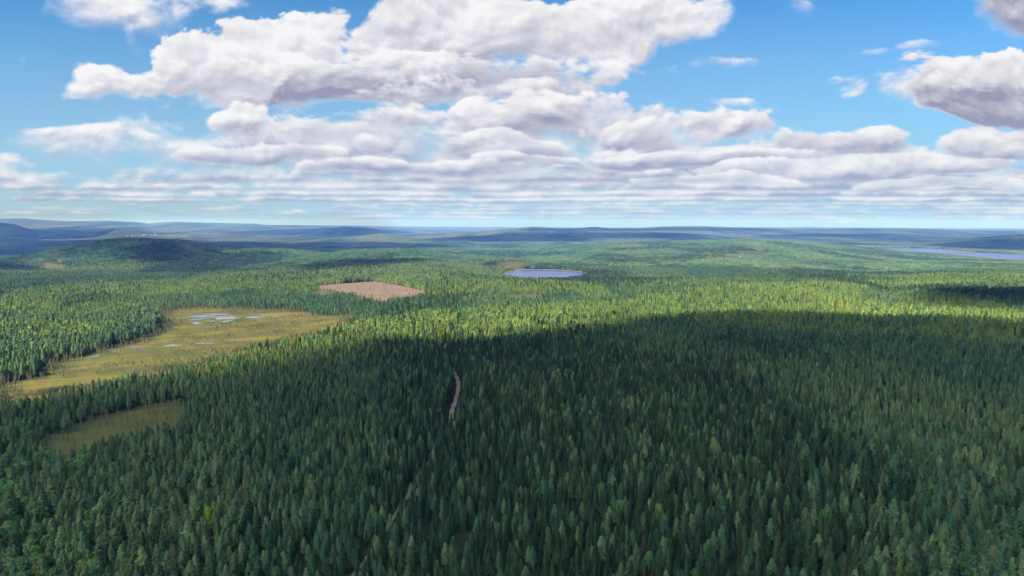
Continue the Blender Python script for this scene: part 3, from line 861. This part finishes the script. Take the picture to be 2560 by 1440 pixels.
# near and middle trees, one point each
singles = []
for r0, r1, cell, table in ((110, 800, 4.35, NEAR), (800, 2600, 4.9, MID)):
    x, y = jgrid(r0, r1, cell)
    d = open_dist(x, y) + (fbm(x, y, 26, 3, 8) - .5) * 26
    rd = road_dist(x, y); yy_open = ((y > ROAD[7][1] - 8) & (y < ROAD[12][1] + 4)) | ((y > ROAD[14][1] - 14) & (y < ROAD[16][1] + 10))
    gap = fbm(x, y, 34, 3, 61)
    keep = (d < 0) & (rd > np.where(yy_open, 5.0, 1.5)) & (gap < .79) & (rng.uniform(size=x.size) > .06)
    x, y, gap = x[keep], y[keep], gap[keep]
    z = height(x, y)
    kind, age = choose(x, y, table)
    s = (0.60 + .48 * np.clip((age - .25) * 1.6, 0, 1)) * rng.normal(1, .13, x.size)
    s = np.clip(s, .4, 1.35)
    w = s * rng.normal(.96, .12, x.size).clip(.7, 1.3)
    nearf = 1.15 - .18 * np.clip((np.hypot(x, y) - 330) / 400, 0, 1)
    s *= 1 + (nearf - 1) * .7; w *= 1 + (nearf - 1) * 1.35
    if table is MID: w *= 1.18
    low = sdist(x, y, YOUNG[4]) > 4; s = np.where(low, s * .5, s); w = np.where(low, w * 1.0, w)
    singles.append((x, y, z - .1, kind, s, w, table))

# the trees that show largest become objects of their own
x, y, z, kind, s, w, table = singles[0]
Hs = np.array([14., 15., 11.5, 10.5])[kind] * s
ut, vt = project(x, y, z + Hs * .80)
size = Hs / np.hypot(x, y)
inview = (ut > -10) & (ut < 2570) & (vt > 0) & (vt < 1425)
ind = np.zeros(x.size, bool)
for kcode, cap in ((0, 300), (1, 150), (2, 90)):
    c = np.nonzero(inview & (kind == kcode))[0]
    c = c[np.argsort(-size[c])][:cap]; ind[c] = True
GROUPS = {'pine': ('dark green pine with a narrow rounded crown among the nearest trees at the bottom edge', 'pine tree', 'nearest pines of the foreground forest', 'pine_tree'),
          'spruce': ('deep green spruce with a pointed top among the nearest trees at the bottom edge', 'spruce tree', 'nearest spruces of the foreground forest', 'spruce_tree'),
          'birch': ('soft green birch with a rounded leafy crown among the foreground conifers', 'birch tree', 'nearest birches of the foreground forest', 'birch_tree')}
def tree_object(kname, var, loc, sx, sz, rz, label, cat, group, name, crown=None, parts=None):
    o = bpy.data.objects.new(name, None); COL.objects.link(o)
    o.empty_display_size = 1
    o.location = loc; o.rotation_euler = (0, 0, rz); o.scale = (sx, sx, sz)
    o['label'] = label; o['category'] = cat
    if group: o['group'] = group
    tm, cm = parts or PARTS[kname][var]
    obj('trunk', tm, o); obj('crown', crown or cm, o)
    return o
# single trees that stand out
def ground_at_top(u, v, H): return ray_hit(u, v, H, height)
lime_parts = []
tm, cm = PARTS['birch'][1]; cl = cm.copy(); cl.materials.clear(); cl.materials.append(M_LIME); cl.name = 'lime_crown'
SPECIAL = [
    ((522, 1272), 12.0, 'birch', 'lime', 'bright yellow green birch standing out among the dark conifers at lower left', 'birch tree', 'birch_tree'),
]
DEADS = [((458, 1262), 'bare grey dead spruce left of the bright yellow green birch'),
         ((662, 1290), 'bare grey dead spruce right of the bright yellow green birch'),
         ((2203, 1132), 'pale bare dead tree poking out of the pines at lower right'),
         ((1245, 968), 'thin grey dead tree right of the bend in the sandy track'),
         ((2295, 742), 'pale dead snag standing in the sunlit slope beside the cloud shadow')]
rm = np.zeros(x.size, bool)
sp_xy = [ground_at_top(*p, H) for p, H, *_ in SPECIAL] + [ground_at_top(*p, 12.5) for p, _ in DEADS]
for q in sp_xy: rm |= np.hypot(x - q[0], y - q[1]) < 2.6
for q, (p, H, k, _, lab, cat, nm) in zip(sp_xy, SPECIAL):
    zz = float(height(np.array([q[0]]), np.array([q[1]]))[0])
    tree_object('birch', 1, (q[0], q[1], zz), .9, 1.1, .4, lab, cat, None, nm, crown=cl)
# dead tree
rg = np.random.default_rng(3)
dt = MB()
for k in range(4): dt.add(*tube((0, 0, 12.5 * k / 4), (0, 0, 12.5 * (k + 1) / 4), .2 * (1 - k / 4) + .03, .2 * (1 - (k + 1) / 4) + .03, 6))
db = MB()
for k in range(64):
    zb = rg.uniform(3.5, 12.2); a = rg.uniform(0, 6.28); L = (1.7 * (12.8 - zb) / 9 + .35) * rg.uniform(.5, 1.1)
    e = (math.cos(a) * L, math.sin(a) * L, zb - L * rg.uniform(-.1, .45))
    db.add(*tube((0, 0, zb), e, .06, .02, 4))
    for q in range(3):
        f = rg.uniform(.3, .95); s0 = (e[0] * f, e[1] * f, zb + (e[2] - zb) * f)
        db.add(*tube(s0, (s0[0] + rg.normal(0, .3), s0[1] + rg.normal(0, .3), s0[2] - rg.uniform(0, .4)), .04, .015, 3) if False else tube(s0, (s0[0] + rg.normal(0, .3), s0[1] + rg.normal(0, .3), s0[2] - rg.uniform(0, .4)), .04, .015, 4))
dtm, dbm = dt.mesh('dead_trunk', (M_DEAD,)), db.mesh('dead_branches', (M_DEAD,))
for q, (_, lab) in zip(sp_xy[len(SPECIAL):], DEADS):
    zz = float(height(np.array([q[0]]), np.array([q[1]]))[0])
    o = bpy.data.objects.new('dead_tree', None); COL.objects.link(o); o.location = (q[0], q[1], zz)
    o.rotation_euler = (0, 0, rg.uniform(0, 6)); o['label'] = lab; o['category'] = 'dead tree'; o['group'] = 'bare dead trees'
    obj('trunk', dtm, o); obj('branches', dbm, o)
ind &= ~rm
for i in np.nonzero(ind)[0]:
    kname = KN[kind[i]]; lab, cat, grp, nm = GROUPS[kname]
    tree_object(kname, int(rng.integers(len(PARTS[kname]))), (x[i], y[i], z[i]), w[i], s[i], rng.uniform(0, 6.28), lab, cat, grp, nm)
keep = ~ind & ~rm
singles[0] = (x[keep], y[keep], z[keep], kind[keep], s[keep], w[keep], table)
for (x, y, z, kind, s, w, table) in singles:
    idx = np.zeros(x.size, int)
    for kc, kn in enumerate(KN):
        mk = kind == kc; arr = np.array(table[kn]); idx[mk] = arr[rng.integers(len(arr), size=mk.sum())]
    put(x, y, z, idx, s, w)
# far groves
x, y = jgrid(2600, 7500, 16.5)
d = open_dist(x, y); keep = (d < -5) & (rng.uniform(size=x.size) > .04)
x, y = x[keep], y[keep]; z = height(x, y)
sp, age = stand_fields(x, y)
u, v = project(x, y, z + 8)
dark = (rng.uniform(size=x.size) < np.clip((sp - .45) * 6, .1, .9)) | ((u + (fbm(x, y, 90, 3, 63) - .5) * 260 > 350) & (u + (fbm(x, y, 90, 3, 64) - .5) * 260 < 560) & (v > 600) & (v < 680))
idx = np.where(dark, np.array(CLUMP['spruce'])[rng.integers(5, size=x.size)], np.array(CLUMP['pine'])[rng.integers(5, size=x.size)])
s = .70 + .5 * np.clip((age - .25) * 1.6, 0, 1)
put(x, y, z - .3, idx, s, np.ones(x.size) * 1.0)
# stunted trees on the bogs
CUTT = CUT
for P, dens in [(CUT, 260.0), (BOG, 10.0), (BOG2, 30.0)] + [(P, 16.0) for P in SMALL_BOGS]:
    lo, hi = P.min(0), P.max(0); n = int((hi[0] - lo[0]) * (hi[1] - lo[1]) / dens)
    x = rng.uniform(lo[0], hi[0], n); y = rng.uniform(lo[1], hi[1], n)
    d = sdist(x, y, P)
    f = fbm(x + y * .3, (y - .5 * x) * 2.2, 55, 3, 14)
    pr = np.clip((f - .46) * 6, .02, .9) + .8 * np.clip(1 - d / 32, 0, 1) ** 1.5 + (.18 if dens in (16.0, 260.0) else 0) + (.5 if dens == 260.0 else 0)
    k = (d > 1) & (rng.uniform(size=n) < pr)
    for Q in POOLMASK:
        kk = k.copy(); dd = sdist(x[kk], y[kk], Q); kk2 = np.nonzero(kk)[0][dd > -2]; k[kk2] = False
    x, y, d = x[k], y[k], d[k]
    s = rng.uniform(.35, .95, x.size) * (.75 + .9 * np.clip(1 - d / 28, 0, 1))
    if dens == 260.0: s = s * 1.5
    put(x, y, height(x, y), np.array(BOGT)[rng.integers(4, size=x.size)], s)

PTS = np.concatenate(PTS); IDX = np.concatenate(IDX); SCL = np.concatenate(SCL); ROT = np.concatenate(ROT)
print('forest points', len(PTS))
fme = bpy.data.meshes.new('forest'); fme.vertices.add(len(PTS)); fme.vertices.foreach_set('co', PTS.astype(np.float32).ravel())
a = fme.attributes.new('idx', 'INT', 'POINT'); a.data.foreach_set('value', IDX.astype(np.int32))
a = fme.attributes.new('scl', 'FLOAT_VECTOR', 'POINT'); a.data.foreach_set('vector', SCL.astype(np.float32).ravel())
a = fme.attributes.new('rot', 'FLOAT_VECTOR', 'POINT'); a.data.foreach_set('vector', ROT.astype(np.float32).ravel())
fo = obj('forest', fme, kind='stuff', label='dense conifer forest covering the land from the foreground to the far ridges', cat='forest')
ng = bpy.data.node_groups.new('forest', 'GeometryNodeTree')
ng.interface.new_socket('Geometry', in_out='INPUT', socket_type='NodeSocketGeometry')
ng.interface.new_socket('Geometry', in_out='OUTPUT', socket_type='NodeSocketGeometry')
N_ = ng.nodes.new; L_ = ng.links.new
gi, go = N_('NodeGroupInput'), N_('NodeGroupOutput')
ci = N_('GeometryNodeCollectionInfo'); ci.inputs['Collection'].default_value = SRC
ci.inputs['Separate Children'].default_value = True; ci.inputs['Reset Children'].default_value = True
ip = N_('GeometryNodeInstanceOnPoints'); ip.inputs['Pick Instance'].default_value = True
def named(t, n):
    q = N_('GeometryNodeInputNamedAttribute'); q.data_type = t; q.inputs['Name'].default_value = n
    return [s_ for s_ in q.outputs if s_.enabled and s_.name == 'Attribute'][0]
L_(gi.outputs[0], ip.inputs['Points']); L_(ci.outputs[0], ip.inputs['Instance'])
L_(named('INT', 'idx'), ip.inputs['Instance Index']); L_(named('FLOAT_VECTOR', 'scl'), ip.inputs['Scale'])
er = N_('FunctionNodeEulerToRotation'); L_(named('FLOAT_VECTOR', 'rot'), er.inputs[0]); L_(er.outputs[0], ip.inputs['Rotation'])
L_(ip.outputs[0], go.inputs[0])
mod = fo.modifiers.new('forest', 'NODES'); mod.node_group = ng

# ------------------------------------------------------------------ the distant town
def plain(name, col):
    m, nt, out, g = new_mat(name); diffuse_out(nt, out, col); return m
M_WHITE, M_ROOF, M_RED, M_GLASS = plain('white_wall', (.22, .22, .21)), plain('grey_roof', (.22, .20, .20)), plain('red_wall', (.35, .10, .07)), plain('dark_window', (.03, .04, .05))
def box(x0, x1, y0, y1, z0, z1):
    V = [(x, y, z) for z in (z0, z1) for x, y in ((x0, y0), (x1, y0), (x1, y1), (x0, y1))]
    return np.array(V, float), np.array([[3, 2, 1, 0], [4, 5, 6, 7], [0, 1, 5, 4], [1, 2, 6, 5], [2, 3, 7, 6], [3, 0, 4, 7]])
def house(x, y, L, Wd, Hh, rz, wall, label, tower=False):
    z = float(height(np.array([x]), np.array([y]))[0]) - .3
    o = bpy.data.objects.new('church' if tower else 'town_house', None); COL.objects.link(o); o.location = (x, y, z); o.rotation_euler = (0, 0, rz)
    o['label'] = label; o['category'] = 'church' if tower else 'house'
    if not tower: o['group'] = 'houses of the distant town'
    b = MB(); b.add(*box(-L / 2, L / 2, -Wd / 2, Wd / 2, 0, Hh)); obj('wall', b.mesh('town_wall', (wall,)), o)
    e = .6; rh = Wd * .35
    V = np.array([(-L / 2 - e, -Wd / 2 - e, Hh), (L / 2 + e, -Wd / 2 - e, Hh), (L / 2 + e, Wd / 2 + e, Hh), (-L / 2 - e, Wd / 2 + e, Hh), (-L / 2 - e, 0, Hh + rh), (L / 2 + e, 0, Hh + rh)], float)
    me = bpy.data.meshes.new('town_roof'); me.from_pydata([tuple(v) for v in V], [], [(0, 1, 5, 4), (2, 3, 4, 5), (0, 4, 3), (1, 2, 5), (3, 2, 1, 0)]); me.materials.append(M_ROOF); obj('roof', me, o)
    b = MB()
    for st in range(int(Hh // 3)):
        for k in range(int(L // 4)):
            xx = -L / 2 + 2 + k * 4; b.add(*box(xx - .6, xx + .6, -Wd / 2 - .06, -Wd / 2 + .05, st * 3 + 1, st * 3 + 2.3))
    obj('windows', b.mesh('town_windows', (M_GLASS,)), o)
    if tower:
        b = MB(); b.add(*box(-4, 4, -4, 4, 0, 42)); obj('tower', b.mesh('church_tower', (wall,)), o)
        me = bpy.data.meshes.new('church_spire'); me.from_pydata([(-4.5, -4.5, 42), (4.5, -4.5, 42), (4.5, 4.5, 42), (-4.5, 4.5, 42), (0, 0, 74)], [], [(0, 1, 4), (1, 2, 4), (2, 3, 4), (3, 0, 4), (3, 2, 1, 0)]); me.materials.append(M_ROOF); obj('spire', me, o)
tr_ = random.Random(8)
spots = [(318, 589), (330, 588.5), (338, 588), (346, 587.5), (352, 588.6), (360, 587), (365, 586.3), (372, 588), (378, 586), (384, 587.5), (392, 586.5), (398, 588), (404, 586), (410, 587.4), (418, 586), (425, 588), (432, 587), (440, 586), (452, 588.4), (460, 588.6), (470, 589)]
for i, (u, v) in enumerate(spots):
    x, y = ray_hit(u, v + 2.2, 0, height); big = v > 588.2 or i % 5 == 0
    house(x, y, tr_.uniform(30, 60) if big else tr_.uniform(14, 26), tr_.uniform(10, 14), tr_.choice([5, 7, 12]), tr_.uniform(-.4, .4), M_RED if i % 6 == 4 else M_WHITE, 'pale building of the tiny town on the far plain beyond the left hill' if i % 6 != 4 else 'small red building of the tiny town on the far plain beyond the left hill')
x, y = ray_hit(388, 588, 0, height)
house(x, y, 40, 18, 14, .2, M_WHITE, 'white church with a tall spire rising above the tiny distant town', True)

#CLOUDS
# ------------------------------------------------------------------ unseen clouds overhead, shaped and placed to cast shadows on the land
M_CLOUD = bpy.data.materials.new('cloud'); M_CLOUD.use_nodes = True
nt = M_CLOUD.node_tree; nt.nodes.clear()
out = nt.nodes.new('ShaderNodeOutputMaterial'); vs = nt.nodes.new('ShaderNodeVolumePrincipled')
vs.inputs['Color'].default_value = (1, 1, 1, 1); vs.inputs['Density'].default_value = 0.0145; vs.inputs['Anisotropy'].default_value = 0.6
nt.links.new(vs.outputs[0], out.inputs['Volume'])
def cloud(name, P, alt, edge, thick, zref=10, seed=1):
    """lens of cloud that stands between the sun and the outline P on the ground"""
    P = np.asarray(P, float); sh = SUN_H * (alt - zref) / math.tan(R(SUN_EL))
    lo, hi = P.min(0), P.max(0); n = 70
    xs = np.linspace(lo[0], hi[0], n); ys = np.linspace(lo[1], hi[1], n); XX, YY = np.meshgrid(xs, ys)
    wob = edge * 1.2
    d = sdist((XX + (fbm(XX, YY, edge * 2.5, 3, seed) - .5) * wob).ravel(), (YY + (fbm(XX, YY, edge * 2.5, 3, seed + 9) - .5) * wob).ravel(), P).reshape(XX.shape)
    t = np.clip(d / edge, 0, 1); t[[0, -1], :] = 0; t[:, [0, -1]] = 0
    th = thick * t ** 0.9 * (.92 + .16 * fbm(XX, YY, edge, 3, seed + 3))
    top = alt + th * .7; bot = alt - th * .3
    Vv = []; idt = -np.ones((n, n), int); idb = -np.ones((n, n), int)
    for j in range(n):
        for i in range(n):
            px_, py_ = XX[j, i] + sh[0], YY[j, i] + sh[1]
            idt[j, i] = len(Vv); Vv.append((px_, py_, top[j, i]))
            if th[j, i] > 0: idb[j, i] = len(Vv); Vv.append((px_, py_, bot[j, i]))
            else: idb[j, i] = idt[j, i]
    Fv = []
    for j in range(n - 1):
        for i in range(n - 1):
            if max(th[j, i], th[j, i + 1], th[j + 1, i], th[j + 1, i + 1]) <= 0: continue
            Fv.append((idt[j, i], idt[j, i + 1], idt[j + 1, i + 1], idt[j + 1, i]))
            Fv.append((idb[j, i], idb[j + 1, i], idb[j + 1, i + 1], idb[j, i + 1]))
    used = sorted({k for f_ in Fv for k in f_}); mp = {k: q for q, k in enumerate(used)}
    me = bpy.data.meshes.new(name); me.from_pydata([Vv[k] for k in used], [], [tuple(mp[k] for k in f_) for f_ in Fv])
    me.materials.append(M_CLOUD)
    return obj(name, me, kind='stuff', label='unseen cloud high outside the picture, shaped to cast its shadow on the land', cat='cloud')
def shadow_poly(px, h=12): return [ray_hit(u, v, h, height) for u, v in px]
front = shadow_poly([(-700, 1060), (-200, 1010), (0, 985), (200, 955), (400, 915), (560, 885), (700, 862), (850, 848), (1000, 840), (1150, 838), (1280, 822), (1400, 800), (1520, 786), (1650, 774), (1800, 772), (1950, 774), (2100, 778), (2300, 788), (2560, 792), (2900, 780)])
front = [tuple(np.array(p) + np.array([0, 15])) for p in front]
cloud('cloud', front + [(1800, 200), (1700, -1100), (-1700, -1100), (-1300, 200)], 900, 80, 110, 12, 4)
cloud('cloud', shadow_poly([(2230, 752), (2260, 728), (2330, 716), (2440, 714), (2700, 716), (2750, 745), (2700, 768), (2560, 765), (2400, 760)]), 950, 45, 110, 20, 7)
FAR_SH = [  # patches of shade far out: pixel outline on the ground, altitude
    ([(-300, 602), (100, 601), (300, 600), (500, 601), (760, 606), (1000, 612), (1160, 617), (1180, 622), (900, 626), (640, 640), (300, 640), (0, 645), (-300, 648)], 2300, 260, 100),
    ([(1010, 594), (1120, 588), (1260, 581), (1500, 580), (1700, 583), (1800, 590), (1700, 598), (1500, 604), (1250, 606), (1040, 602)], 3600, 450, 100),
    ([(1280, 573), (1400, 572), (1600, 571), (1850, 572), (2000, 575), (1800, 579), (1500, 578), (1300, 577)], 5200, 600, 100),
    ([(2270, 612), (2400, 602), (2560, 592), (2900, 586), (2900, 634), (2560, 632), (2400, 624)], 2900, 260, 100),
    ([(-200, 562), (100, 572), (240, 574), (420, 580), (300, 588), (0, 590), (-200, 588)], 4600, 500, 100),
    ([(620, 575), (800, 571), (960, 572), (1050, 580), (900, 590), (700, 588)], 4800, 500, 100),
    ([(1120, 600), (1300, 597), (1500, 599), (1420, 603), (1200, 604)], 2300, 120, 100),  # this and the next two: extra clouds added to patch the far plain with shade
    ([(1880, 588), (2050, 583), (2250, 586), (2180, 592), (1950, 593)], 2300, 160, 100),
    ([(820, 606), (960, 604), (1060, 607), (930, 611)], 2300, 100, 100),
    ([(-50, 668), (80, 664), (150, 676), (60, 690), (-50, 690)], 2300, 50, 100),
    ([(730, 668), (860, 655), (1060, 652), (1160, 660), (1000, 670), (820, 678)], 2300, 60, 70),
    ([(370, 650), (400, 618), (480, 612), (550, 634), (545, 664), (430, 670)], 2000, 70, 80),  # extra cloud added to darken the right face of the left hill
]
for i, (px_, alt, edge, thick) in enumerate(FAR_SH):
    ymax = max(q[1] for q in shadow_poly(px_, 0))
    alt = (.40 * ymax + 400) / (1 + .40 * .6 / math.tan(R(SUN_EL)))
    cloud('cloud', shadow_poly(px_, 0), alt, edge, thick, -60, 20 + i)

#HAZE
m = bpy.data.materials.new('haze'); m.use_nodes = True; nt = m.node_tree; nt.nodes.clear()
out = nt.nodes.new('ShaderNodeOutputMaterial'); vs = nt.nodes.new('ShaderNodeVolumePrincipled')
vs.inputs['Color'].default_value = (0.15, 0.33, 1.0, 1); vs.inputs['Absorption Color'].default_value = (1, 1, 1, 1); vs.inputs['Density'].default_value = 5.2e-5; vs.inputs['Anisotropy'].default_value = 0.0
nt.links.new(vs.outputs[0], out.inputs['Volume'])
zlo = float(GZ.min()) - 1.5; zhi = max(float(GZ.max()), CAMZ) + 8
b = 39500
hv = [(sx * b, sy * b, zz) for zz in (zlo, zhi) for sx, sy in ((-1, -1), (1, -1), (1, 1), (-1, 1))]
hm = bpy.data.meshes.new('haze'); hm.from_pydata(hv, [], [(3, 2, 1, 0), (4, 5, 6, 7), (0, 1, 5, 4), (1, 2, 6, 5), (2, 3, 7, 6), (3, 0, 4, 7)])
hm.materials.append(m); obj('haze', hm, kind='stuff')
print('haze top', zhi, 'ground min', zlo)
